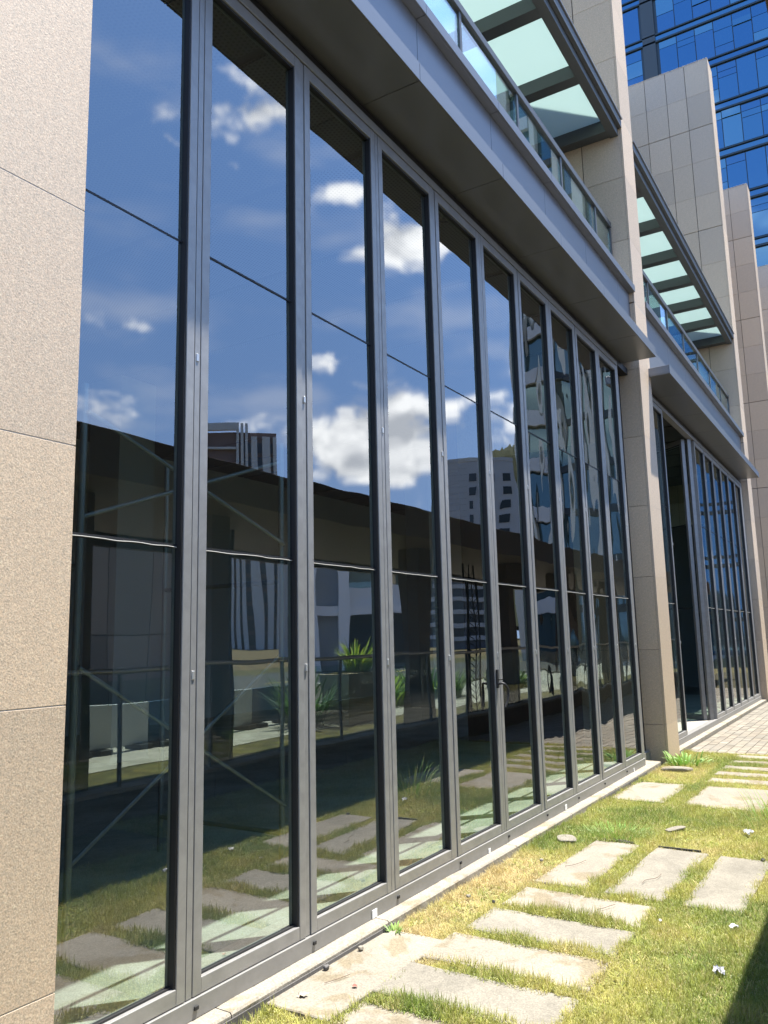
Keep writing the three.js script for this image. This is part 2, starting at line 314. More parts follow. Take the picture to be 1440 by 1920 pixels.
{ // fixed outer frame of the near bay
  const t = thing('door_frame', 'grey metal track and head frame holding the near row of glass doors', 'door frame', [0, 0, 0]);
  mesh('bottom_track', rbox(1.738, 9.84, 0.0445, 0.1225, -0.09, 0.009, 0.003), aluminiumTrack, t);
  mesh('head_rail', rbox(1.738, 9.84, 4.892, 4.95, -0.09, 0.004, 0.003), aluminiumDark, t);
  mesh('head_gap', box(1.738, 10.48, 4.9525, 5.036, -0.14, -0.03), black, t);
  mesh('jamb', rbox(9.821, 9.90, 0.0445, 4.95, -0.20, -0.01, 0.003), aluminiumDark, t);
  mesh('jamb', rbox(9.905, 9.975, 0.0, 4.95, -0.20, -0.055, 0.003), aluminiumDark, t);
  mesh('closing_panel', rbox(9.98, 10.497, 0.0, 4.95, -0.20, -0.15, 0.003), black, t);
  mesh('jamb', rbox(1.738, 1.764, 0.124, 4.89, -0.09, -0.004, 0.003), aluminiumDark, t);
  for (let k = 0; k < 10; k++) { const x = S0 + PW * k + 0.03; if (x < 9.8) mesh('drain_cap', rbox(x - 0.012, x + 0.012, 0.079, 0.096, 0.0095, 0.018, 0.003), black, t); }
  for (const [x, w] of [[3.93, 0.05], [5.45, 0.035], [7.05, 0.05], [9.3, 0.04]]) mesh('tape_scrap', rbox(x, x + w, 0.0465, 0.046 + w * 0.9, 0.0105, 0.0135, 0.001), std(rgb(0.7, 0.7, 0.68), 0.6), t);
}
// far bay, some leaves swung open
{
  const W2 = 0.884, grp = 'glass door leaves of the far bay';
  leaf(11.39, W2, 'closed dark framed glass door leaf left of the wide gap in the far bay', { amp: 1.3, ph: 21, astragal: false, group: grp });
  for (let k = 0; k < 6; k++) leaf(14.6 + W2 * k, W2, `closed glass door leaf, ${ord[k]} to the right of the gap in the far bay`, { amp: 1.4, ph: 23 + k * 1.7, astragal: k < 5, group: grp });
  const o1 = leaf(14.46, W2, 'open glass door leaf swung inward at the wide gap in the far bay', { amp: 1.6, ph: 40, astragal: false, group: grp }); o1.position.z = -0.012; o1.rotation.y = 50 * R;
  const o2 = leaf(14.52, W2, 'open glass door leaf folded behind the swung leaf inside the far bay', { amp: 1.6, ph: 43, astragal: false, group: grp }); o2.position.set(14.40, 0, -0.105); o2.rotation.y = 50 * R;
  const t = thing('door_frame', 'dark metal track and head frame around the open glass doors of the far bay', 'door frame');
  mesh('bottom_track', rbox(11.12, 20.06, 0.0445, 0.1225, -0.09, 0.009, 0.003), aluminiumTrack, t);
  mesh('head_rail', rbox(11.12, 20.06, 4.892, 4.95, -0.09, 0.004, 0.003), aluminiumDark, t);
  mesh('head_gap', box(11.12, 20.18, 4.9525, 5.036, -0.14, -0.03), black, t);
  mesh('jamb', rbox(20.064, 20.197, 0.0, 4.95, -0.20, -0.01, 0.003), aluminiumDark, t);
  mesh('jamb', rbox(11.103, 11.385, 0.124, 4.89, -0.09, -0.004, 0.003), aluminiumDark, t);
  mesh('jamb', rbox(19.91, 20.06, 0.124, 4.89, -0.09, -0.004, 0.003), aluminiumDark, t);
}

// ---------------------------------------------------------------- awning, slab edge, balustrade and glass canopy of each bay
function bay(xa, xb, ca, cb, tag, pitch, off) {
  const aw = thing('metal_awning', `dark flat metal awning over the ${tag} doors`, 'awning');
  const js = [ca]; for (let x = off; x < cb - 0.1; x += pitch) if (x > ca + 0.1) js.push(x); js.push(cb);
  mesh('frame', box(ca + 0.02, cb - 0.02, 5.056, 5.14, -0.05, 0.38), jointDark, aw);
  for (let i = 0; i + 1 < js.length; i++) {
    mesh('soffit_panel', rbox(js[i] + 0.003, js[i + 1] - 0.003, 5.04, 5.054, -0.06, 0.392, 0.002), soffitMetal, aw);
    mesh('fascia_panel', rbox(js[i] + 0.002, js[i + 1] - 0.002, 5.038, 5.165, 0.393, 0.405, 0.003), fasciaMetal, aw);
    mesh('top_panel', rbox(js[i] + 0.002, js[i + 1] - 0.002, 5.142, 5.16, 0.062, 0.392, 0.003), fasciaMetal, aw);
  }
  for (const x of [ca, cb - 0.012]) mesh('end_cap', rbox(x, x + 0.012, 5.055, 5.141, 0.0, 0.392, 0.002), soffitMetal, aw);
  const sl = thing('balcony_edge', `blue grey metal clad balcony edge above the ${tag} doors`, 'balcony');
  const p2 = [xa]; for (let x = off + 0.62; x < xb - 0.15; x += pitch) if (x > xa + 0.1) p2.push(x); p2.push(xb);
  mesh('slab', box(xa, xb, 5.17, 6.05, -2.4, 0.04), jointDark, sl);
  for (let i = 0; i + 1 < p2.length; i++) {
    mesh('cladding_panel', rbox(p2[i] + 0.003, p2[i + 1] - 0.003, 5.166, 6.078, 0.042, 0.06, 0.002), panelMetal, sl);
    mesh('drip_panel', rbox(p2[i] + 0.003, p2[i + 1] - 0.003, 6.08, 6.092, -0.3, 0.128, 0.002), soffitMetal, sl);
    mesh('ledge_trim', rbox(p2[i] + 0.002, p2[i + 1] - 0.002, 6.079, 6.172, 0.129, 0.146, 0.003), fasciaMetal, sl);
  }
  mesh('balcony_floor', box(xa, xb, 6.0935, 6.165, -2.4, 0.128), fasciaMetal, sl);
  const ba = thing('balustrade', `glass balustrade with dark handrail on the balcony above the ${tag} doors`, 'balustrade');
  mesh('handrail', rbox(xa, xb - 0.05, 7.05, 7.13, -0.165, -0.095, 0.006), railMetal, ba);
  for (let x = xa + 0.06, i = 0; x < xb; x += pitch, i++) {
    const x1 = Math.min(x + pitch, xb - 0.06);
    mesh('post', rbox(x - 0.022, x + 0.022, 6.166, 7.05, -0.15, -0.11, 0.003), railMetal, ba);
    if (x1 - x > 0.2) mesh('glass_panel', box(x + 0.03, x1 - 0.03, 6.21, 7.045, -0.136, -0.124), railGlass, ba);
  }
  mesh('post', rbox(xb - 0.075, xb - 0.03, 6.166, 7.05, -0.15, -0.11, 0.003), railMetal, ba);
  const gc = thing('glass_canopy', `pale green glass canopy on dark steel beams above the ${tag} balcony`, 'canopy');
  mesh('edge_beam', rbox(xa, xb, 8.40, 8.60, -0.04, 0.075, 0.005), steelBeam, gc);
  mesh('edge_trim', rbox(xa, xb, 8.50, 8.62, 0.077, 0.13, 0.005), railMetal, gc);
  mesh('edge_trim', rbox(xa, xb, 8.62, 8.645, 0.05, 0.15, 0.004), fasciaMetal, gc);
  mesh('back_beam', rbox(xa, xb, 8.40, 8.60, -2.42, -2.3, 0.005), steelBeam, gc);
  const bx = []; for (let x = xb - 0.09; x > xa; x -= pitch) bx.push(x);
  for (const x of bx) mesh('cross_beam', rbox(x - 0.085, x + 0.085, 8.415, 8.598, -2.298, -0.042, 0.005), steelBeam, gc);
  for (let i = 0; i + 1 < bx.length; i++) mesh('glass_sheet', box(bx[i + 1] + 0.003, bx[i] - 0.003, 8.6025, 8.6145, -2.36, 0.048), frosted, gc);
}
bay(1.845, 10.495, 2.25, 10.23, 'near', 1.31, 2.76);
bay(11.105, 20.195, 11.0, 20.0, 'far', 1.31, 12.1);
for (const [a, b, l] of [[20.86, 27.09, 'granite wall set back between the second and the third pier'], [27.76, 33.99, 'granite wall set back between the two farthest piers']]) {
  const t = thing('stone_wall', l, 'wall');
  mesh('wall_bed', box(a, b, -0.05, 16, -1.9, -1.73), jointDark, t);
  for (let k = 0; k + 1 < courses.length; k++) for (let x = a; x < b - 0.1; x += 1.04) mesh('stone_panel', rbox(x + 0.003, Math.min(x + 1.037, b), courses[k] + 0.003, courses[k + 1] - 0.003, -1.728, -1.70, 0.003), granite[Math.floor(rnd() * 4)], t);
}

// ---------------------------------------------------------------- the building behind
{
  const b = struct('hall_interior', 'dark unfinished hall behind the glass doors');
  mesh('floor', box(0.9, 20.5, -0.2, 0.118, -9, -0.095), floorMat, b);
  mesh('back_wall', box(0.9, 20.5, 0.1185, 5.3, -9.3, -9.003), interiorWall, b);
  mesh('side_wall', box(0.6, 1.735, -0.2, 16, -9, 0.012), interiorDark, b);
  mesh('side_wall', box(20.51, 20.8, -0.2, 5.3, -9, -2.62), interiorDark, b);
  mesh('floor_slab', box(0.9, 20.5, 5.31, 6.0, -9.3, -2.45), interiorDark, b);
  for (let x = 0.95; x < 20; x += 1.2) mesh(numbered('ceiling_panel'), box(x + 0.075, Math.min(x + 1.2, 20.19), 5.10, 5.13, -9, -0.145), ceilingMat, b);
  for (let x = 0.95; x < 20; x += 1.2) mesh(numbered('ceiling_slot'), box(x + 0.001, x + 0.073, 5.12, 5.16, -9, -0.145), black, b);
  mesh('ceiling_back', box(0.9, 20.19, 5.165, 5.3, -9.0, -0.145), interiorDark, b);
  for (const x of [7.2, 15.6]) mesh('column', rbox(x - 0.3, x + 0.3, 0.1185, 5.095, -6.3, -5.7, 0.01), interiorWall, b);
  const u = thing('upper_facade', 'grey upper wall set back behind the balconies between the granite piers', 'wall');
  for (let x = 0.95; x < 34; x += 1.6) for (let y = 6.1; y < 15; y += 3.3) mesh('wall_panel', rbox(x + 0.01, Math.min(x + 1.59, 34.6), y, Math.min(y + 3.28, 15.4), -2.9, -2.7, 0.005), panelMetal, u);
  mesh('roof', box(0.6, 35, 15.42, 15.7, -9.3, -2.62), interiorDark, u);
  mesh('rear_wall', box(0.6, 35, 6.05, 15.4, -9.3, -9.0), interiorDark, u);
}
{ // mobile scaffold standing in the hall
  const galv = new THREE.MeshPhysicalMaterial({ color: rgb(0.20, 0.215, 0.215), roughness: 0.45, metalness: 0.5 });
  const s = thing('scaffold', 'galvanised tube scaffold with crossed braces standing inside behind the first two doors', 'scaffold', [0, 0, 0]);
  const xs = [2.62, 4.22], zs = [-0.85, -1.95];
  for (const x of xs) for (const z of zs) mesh('upright', bar([x, 0.119, z], [x, 2.9, z], 0.019), galv, s);
  for (const x of xs) for (const y of [0.35, 1.95]) mesh('ledger', bar([x, y, zs[0]], [x, y, zs[1]], 0.017), galv, s);
  for (const z of [zs[0]]) for (const [y0, y1] of [[0.52, 1.45], [2.2, 2.75]]) { mesh('brace', bar([xs[0], y0, z], [xs[1], y1 + 0.02, z - 0.01], 0.0125), galv, s); mesh('brace', bar([xs[0], y1, z + 0.026], [xs[1], y0, z + 0.026], 0.0125), galv, s); }
}

// ---------------------------------------------------------------- across the garden: covered walk that the doors mirror
const brownCladding = std(rgb(0.075, 0.055, 0.042), 0.6), brownStone = std(rgb(0.11, 0.085, 0.065), 0.75, { map: concreteMap });
const steel = new THREE.MeshPhysicalMaterial({ color: rgb(0.55, 0.55, 0.54), roughness: 0.3, metalness: 0.8 });
{
  let colNo = 0;
  const w = thing('walkway_roof', 'brown flat roof of the covered walk across the lawn, mirrored in the doors', 'roof');
  mesh('fascia', rbox(-8, 30, 2.86, 3.25, 2.48, 2.56, 0.004), brownCladding, w);
  mesh('deck', box(-8, 30, 3.02, 3.2, 2.5605, 5.9), brownCladding, w);
  mesh('soffit', box(-8, 30, 2.98, 3.018, 2.5605, 5.8), std(rgb(0.09, 0.07, 0.055), 0.7), w);
  mesh('fascia', rbox(-8, 30, 2.86, 3.25, 5.9005, 5.97, 0.004), brownCladding, w);
  for (const [x, wd] of [[-4.5, 0.46], [-1.2, 0.46], [1.6, 0.46], [4.72, 0.46], [6.68, 0.26], [11.36, 0.46], [15.0, 0.5], [18.3, 0.5], [21.8, 0.5], [25.2, 0.5]]) {
    const c = thing('walkway_column', `${wd < 0.3 ? 'thin' : 'square'} brown column, ${ord[colNo++]} from the left under the walkway roof across the lawn`, 'column', [x, 0, 3.78], 'columns of the covered walk');
    mesh('shaft', rbox(-wd / 2, wd / 2, 0.12, 2.979, -0.17, 0.17, 0.008), brownCladding, c);
    mesh('plinth', rbox(-wd / 2 - 0.03, wd / 2 + 0.03, -0.03, 0.12, -0.2, 0.2, 0.008), brownStone, c);
  }
  const wall = thing('planter_wall', 'low dark wall with pale coping under the glass railing across the lawn', 'wall');
  for (let x = -8; x < 30; x += 1.2) {
    mesh('wall_panel', rbox(x + 0.003, x + 1.197, -0.04, 0.255, 3.42, 3.58, 0.003), brownStone, wall);
    mesh('coping_stone', rbox(x + 0.003, x + 1.197, 0.2555, 0.292, 3.38, 3.60, 0.004), curbMat, wall);
  }
  const ra = thing('garden_railing', 'glass railing with steel handrail on the low wall across the lawn', 'railing');
  mesh('handrail', bar([-8, 1.335, 3.49], [30, 1.335, 3.49], 0.026, 10), steel, ra);
  for (let x = -8; x < 30; x += 1.2) {
    mesh('post', rbox(x - 0.015, x + 0.015, 0.293, 1.312, 3.47, 3.51, 0.002), railMetal, ra);
    mesh('glass_panel', box(x + 0.03, x + 1.17, 0.33, 1.25, 3.484, 3.496), new THREE.MeshPhysicalMaterial({ color: rgb(0.86, 0.95, 0.92), roughness: 0, transmission: 1, thickness: 0, ior: 1.6, side: THREE.DoubleSide }), ra);
  }
  // lattice screens with leaf-shaped slats
  for (const [x0, x1, lab] of [[7.08, 7.6, 'black herringbone lattice screen beside the thin walkway column'], [14.1, 14.75, 'black herringbone lattice screen in the middle of the covered walk'], [16.0, 16.75, 'black herringbone lattice screen right of the middle walkway column']]) {
    const s = thing('lattice_screen', lab, 'screen', [x0, 0, 4.3], 'lattice screens of the covered walk');
    const W = x1 - x0;
    mesh('screen_frame', merge([box(0, 0.03, -0.03, 2.979, -0.02, 0.02), box(W - 0.03, W, -0.03, 2.979, -0.02, 0.02), box(W / 2 - 0.012, W / 2 + 0.012, -0.03, 2.979, -0.015, 0.015)]), black, s);
    for (let y = 0.1; y < 2.8; y += 0.125) for (const q of [-1, 1]) mesh('slat', bar([W / 2, y, 0], [W / 2 + q * (W / 2 - 0.02), y + 0.15, 0], 0.0075, 5), black, s);
  }
}
{ // building right behind the walk
  const p = thing('garden_pavilion', 'dark brown grey panelled pavilion behind the covered walk, mirrored in the first door', 'building', [0, -0.02, 14]);
  const tones = [std(rgb(0.20, 0.185, 0.17), 0.8), std(rgb(0.17, 0.16, 0.15), 0.8), std(rgb(0.235, 0.215, 0.195), 0.8)];
  mesh('body', box(2, 17.6, 0, 6.1, 0.05, 7), std(rgb(0.1, 0.095, 0.09), 0.8), p);
  for (let x = 2, i = 0; x < 17.4; x += 1.3, i++) for (const [y0, y1] of [[0, 1.9], [1.92, 4.1], [4.12, 6.15]]) mesh('wall_panel', rbox(x + 0.01, x + 1.29, y0, y1, -0.03, 0.045, 0.006), tones[Math.floor(rnd() * 3)], p);
  for (let x = 5; x < 16; x += 3.9) mesh('roof_unit', rbox(x, x + rr(0.8, 1.7), 6.15, 6.15 + rr(0.2, 0.45), 1, 2.2, 0.02), tones[2], p);
}
{ // street beyond the walk
  const st = struct('street', 'sunlit grey street and pavement across the garden');
  mesh('pavement', box(-60, 160, -0.06, -0.02, 6.2, 11), std(rgb(0.42, 0.405, 0.375), 0.95, { map: concreteMap }), st);
  mesh('asphalt', box(-60, 160, -0.06, -0.016, 11.0, 24), std(rgb(0.075, 0.075, 0.078), 0.95, { map: concreteMap }), st);
  mesh('kerb', box(-60, 160, -0.06, 0.08, 10.86, 10.999), curbMat, st);
  for (let x = -20; x < 60; x += 4) mesh(numbered('lane_mark'), box(x, x + 2, -0.0155, -0.0115, 17.4, 17.55), std(rgb(0.65, 0.5, 0.1), 0.8), st);
  const blue = std(rgb(0.03, 0.09, 0.17), 0.6), white = std(rgb(0.62, 0.63, 0.62), 0.6);
  for (let i = 0; i < 9; i++) {
    const h = thing('site_barrier', `${i % 2 ? 'blue' : 'white'} low site barrier, ${ord[i]} along the street across the garden`, 'barrier', [3.2 + i * 1.22, -0.02, 7.6], 'site barriers along the street');
    mesh('panel', rbox(0, 1.2, 0.08, 0.72, -0.03, 0.03, 0.006), i % 2 ? blue : white, h);
    mesh('foot', rbox(0.06, 0.3, 0, 0.08, -0.2, 0.2, 0.01), black, h); mesh('foot', rbox(0.9, 1.14, 0, 0.08, -0.2, 0.2, 0.01), black, h);
    if (i % 2 === 0) mesh('notice', box(0.45, 0.75, 0.35, 0.58, 0.0305, 0.034), std(rgb(0.06, 0.08, 0.1), 0.7), h);
  }
  const nb = new THREE.SphereGeometry(1, 40, 20, 0, Math.PI * 2, 0, Math.PI / 2); { const p = nb.attributes.position; for (let i = 0; i < p.count; i++) { const q = 1 + 0.25 * fbm(p.getX(i) * 3, p.getY(i) * 3, p.getZ(i) * 3); p.setXYZ(i, p.getX(i) * q * 1.5, p.getY(i) * q * 1.25, p.getZ(i) * q * 0.8); } nb.computeVertexNormals(); }
  const net = thing('covered_heap', 'heap covered with teal green netting behind the site barriers', 'heap', [7.9, -0.02, 9.2]);
  mesh('netting', nb, std(rgb(0.07, 0.26, 0.21), 0.9), net);
}
// ---------------------------------------------------------------- plants
function bladeGeo(L, w, bend, seg = 4) {
  const pos = [], idx = [];
  for (let i = 0; i <= seg; i++) { const t = i / seg, ww = w * (i === seg ? 0.05 : 1 - 0.55 * t * t), y = L * Math.sin(t * bend) / bend, z = L * (1 - Math.cos(t * bend)) / bend; pos.push(-ww / 2, y, z, ww / 2, y, z); if (i < seg) { const a = i * 2; idx.push(a, a + 1, a + 2, a + 1, a + 3, a + 2); } }
  const g = new THREE.BufferGeometry(); g.setAttribute('position', new THREE.Float32BufferAttribute(pos, 3)); g.setIndex(idx); g.computeVertexNormals(); return g;
}
function clump(parent, n, L, w, spread, mats, name = 'leaf_tuft') {
  const lists = mats.map(() => []);
  for (let i = 0; i < n; i++) {
    const g = bladeGeo(L * rr(0.5, 1.1), w * rr(0.7, 1.2), rr(0.4, 1.7), 5); const a = rr(0, 6.283), q = Math.sqrt(rnd()) * spread;
    g.rotateX(rr(0, 0.35)); g.rotateY(a); g.translate(Math.sin(a) * q, 0, Math.cos(a) * q); lists[i % mats.length].push(g.toNonIndexed());
  }
  lists.forEach((l, i) => mesh(name, mergeGeometries(l), mats[i], parent));
}
const leafMat = (r, g, b) => new THREE.MeshPhysicalMaterial({ color: rgb(r, g, b), roughness: 0.9, transmission: 0.35, thickness: 0, side: THREE.DoubleSide });
{
  const bright = leafMat(0.36, 0.50, 0.05), mid = leafMat(0.10, 0.22, 0.03), dark = leafMat(0.05, 0.11, 0.03);
  const pl = thing('stone_planter', 'sunlit beige stone planter across the street side of the garden', 'planter', [13.6, -0.02, 6.5]);
  mesh('trough', rbox(-0.65, 0.65, 0, 0.95, -0.35, 0.35, 0.01), granite[0], pl); mesh('earth', box(-0.6, 0.6, 0.951, 0.965, -0.3, 0.3), soilMat, pl);
  const b1 = thing('potted_plant', 'bright yellow green arching plant growing in the stone planter', 'plant', [13.75, 0.946, 6.5]); clump(b1, 190, 0.7, 0.034, 0.26, [bright, mid, bright]);
  const b2 = thing('potted_plant', 'dark spiky plant left of the bright plant in the garden', 'plant', [12.25, -0.03, 6.7]); clump(b2, 160, 1.15, 0.045, 0.35, [dark, mid]);
  for (const [x, z, s] of [[17, 8, 1], [20, 8.4, 1.2], [24, 7.6, 0.9], [9.4, 8.9, 0.9]]) { const h = thing('hedge_bush', `${x < 12 ? 'small green bush left of the spiky plant' : x < 18 ? 'green bush right of the stone planter' : x < 22 ? 'largest green bush on the street side' : 'farthest green bush on the street side'} across the garden`, 'bush', [x, -0.03, z], 'bushes along the street'); clump(h, 420, 0.75 * s, 0.05, 0.75 * s, [mid, dark, bright]); }
  const weedA = leafMat(0.17, 0.33, 0.05), weedB = leafMat(0.26, 0.40, 0.09);
  const w1 = thing('weed_clump', 'bright green broad-leaved weed at the foot of the granite pier', 'weed', [10.35, -0.02, 0.36]); clump(w1, 80, 0.2, 0.026, 0.24, [weedA, weedB], 'leaf_tuft');
  const w2 = thing('weed_clump', 'tuft of fresh green grass beside the dark slab end', 'weed', [6.62, -0.02, 0.58]); clump(w2, 420, 0.085, 0.005, 0.27, [weedA, leafMat(0.22, 0.32, 0.05)]);
  const w3 = thing('tall_grass', 'tall arching wild grass at the right edge of the lawn', 'grass', [7.55, -0.02, 1.72]); clump(w3, 150, 0.38, 0.005, 0.40, [weedA, leafMat(0.30, 0.34, 0.11)]);
  const w4 = thing('weed_clump', 'small green weed sprouting at the curb beside the nearest slab', 'weed', [3.93, -0.01, 0.155]); clump(w4, 22, 0.07, 0.012, 0.03, [weedA, weedB]);
}
// ---------------------------------------------------------------- lawn
{
  const list = []; for (let k = 0; k < 7; k++) { const g = bladeGeo(rr(0.75, 1.1), rr(0.05, 0.085), rr(0.4, 1.9), 3), a = rr(0, 6.28); g.rotateX(rr(0.0, 0.5)); g.rotateY(a); g.translate(rr(-0.26, 0.26), 0, rr(-0.26, 0.26)); list.push(g.toNonIndexed()); }
  const tuft = mergeGeometries(list);
  const inside = (x, z, m) => slabs.some(([a, b, c, d]) => x > a + m && x < b - m && z > c + m && z < d - m);
  const M = [], C = [], m4 = new THREE.Matrix4(), q = new THREE.Quaternion(), e = new THREE.Euler();
  const dryC = rgb(0.53, 0.43, 0.195), greenC = rgb(0.185, 0.25, 0.028), yellowC = rgb(0.39, 0.38, 0.078), col = new THREE.Color();
  const N = 215000;
  for (let i = 0; i < N; i++) {
    const far = rnd() < 0.16;
    const x = far ? rr(5, 13) : 1.6 + Math.pow(rnd(), 1.15) * 9.9, z = far ? rr(1.9, 3.4) : rr(0.1, 2.35);
    if (x > 11.5 + 0.25 * n3(z * 5, 1, 2) || (x > 10.45 && x < 11.15 && z < 0.15)) continue;
    if (x > 2.9 && x < 3.95 && z < 0.46) continue;
    const edge = 0.03 * n3(x * 7, 3, z * 7);
    if (z < 0.112 + (x > 4.0 && x < 7.7 ? 0.03 * n3(x * 2.2, 0, 1) : 0.03) + edge * 0.6) continue;
    if (inside(x, z, 0.020 + edge * 1.1)) continue;
    const big = fbm(x * 0.9 + 4, 1, z * 1.1, 4), fine = n3(x * 6, 5, z * 6);
    const nearSlabs = x < 5.4 && z > 0.42 && z < 1.3;
    let dry = 0.33 + big * 1.25 + fine * 0.3;
    if (x > 3.6 && x < 5.9) dry += 0.50 * smooth(0.75, 0.25, z) + (x < 5 ? 0.16 * smooth(0.6, 0.2, z) : 0);
    if (x > 5.8 && x < 7.5) dry += -0.22 * smooth(0.9, 0.2, z);
    if (x > 9.0 && x < 10.5 && z < 0.7) dry += 0.42;
    if (z > 1.3 && x < 5.2) dry -= 0.14;
    dry = clamp(dry, 0, 1) ;
    const sparse = fbm(x * 2.1, 8, z * 2.1, 3); if (dry > 0.6 && rnd() < clamp(sparse + 0.25) * 0.75) continue;
    if (dry < 0.5) col.lerpColors(greenC, yellowC, dry * 2); else col.lerpColors(yellowC, dryC, dry * 2 - 1);
    col.multiplyScalar(rr(0.7, 1.3)); if (rnd() < 0.14) col.lerp(dryC, 0.75);
    const slabGap = nearSlabs ? 1.25 : 1;
    const lump = n3(x * 2.7, 11, z * 2.7);
    const h = (0.030 + 0.018 * fine + 0.014 * (1 - dry) + 0.012 * lump) * slabGap * (z < 0.2 ? 1.3 : 1) * rr(0.55, 1.5);
    e.set(rr(-0.3, 0.3), rr(0, 6.28), rr(-0.3, 0.3)); q.setFromEuler(e);
    m4.compose(new THREE.Vector3(x, -0.028, z), q, new THREE.Vector3(0.042, h * 1.5, 0.042));
    M.push(m4.clone()); C.push(col.clone());
  }
  const im = new THREE.InstancedMesh(tuft, leafMat(1, 1, 1), M.length);
  M.forEach((m, i) => { im.setMatrixAt(i, m); im.setColorAt(i, C[i]); });
  im.name = 'lawn_grass'; im.castShadow = im.receiveShadow = true; im.userData = { kind: 'stuff', label: 'patchy short lawn grass, green and straw coloured, between the slabs', category: 'grass' };
  scene.add(im);
  // coarser blades growing in loose clumps between the fine grass
  const M2 = [], C2 = [], wide = []; for (let k = 0; k < 4; k++) { const g = bladeGeo(rr(0.8, 1.15), 0.085, rr(0.9, 2.2), 4), a = rr(0, 6.28); g.rotateX(rr(0.1, 0.7)); g.rotateY(a); g.translate(rr(-0.2, 0.2), 0, rr(-0.2, 0.2)); wide.push(g.toNonIndexed()); }
  for (let i = 0; i < 26000; i++) {
    const x = rr(1.7, 11.3), z = rr(0.13, 2.5); if (inside(x, z, 0.0) || (x > 2.88 && x < 3.98 && z < 0.48)) continue;
    const c = fbm(x * 1.7 + 20, 2, z * 1.7 + 7, 3) + 0.25 * n3(x * 9, 3, z * 9); if (c < 0.06) continue;
    e.set(rr(-0.4, 0.4), rr(0, 6.28), rr(-0.4, 0.4)); q.setFromEuler(e); const h = rr(0.035, 0.085);
    m4.compose(new THREE.Vector3(x, -0.026, z), q, new THREE.Vector3(0.06, h, 0.06)); M2.push(m4.clone());
    C2.push(new THREE.Color().lerpColors(greenC, rnd() < 0.3 ? dryC : yellowC, rnd()).multiplyScalar(rr(0.8, 1.3)));
  }
  const i2 = new THREE.InstancedMesh(mergeGeometries(wide), leafMat(1, 1, 1), M2.length);
  M2.forEach((m, i) => { i2.setMatrixAt(i, m); i2.setColorAt(i, C2[i]); });
  i2.name = 'coarse_grass'; i2.userData = { kind: 'stuff', label: 'coarse longer grass blades in loose clumps across the lawn', category: 'grass' }; scene.add(i2);
}
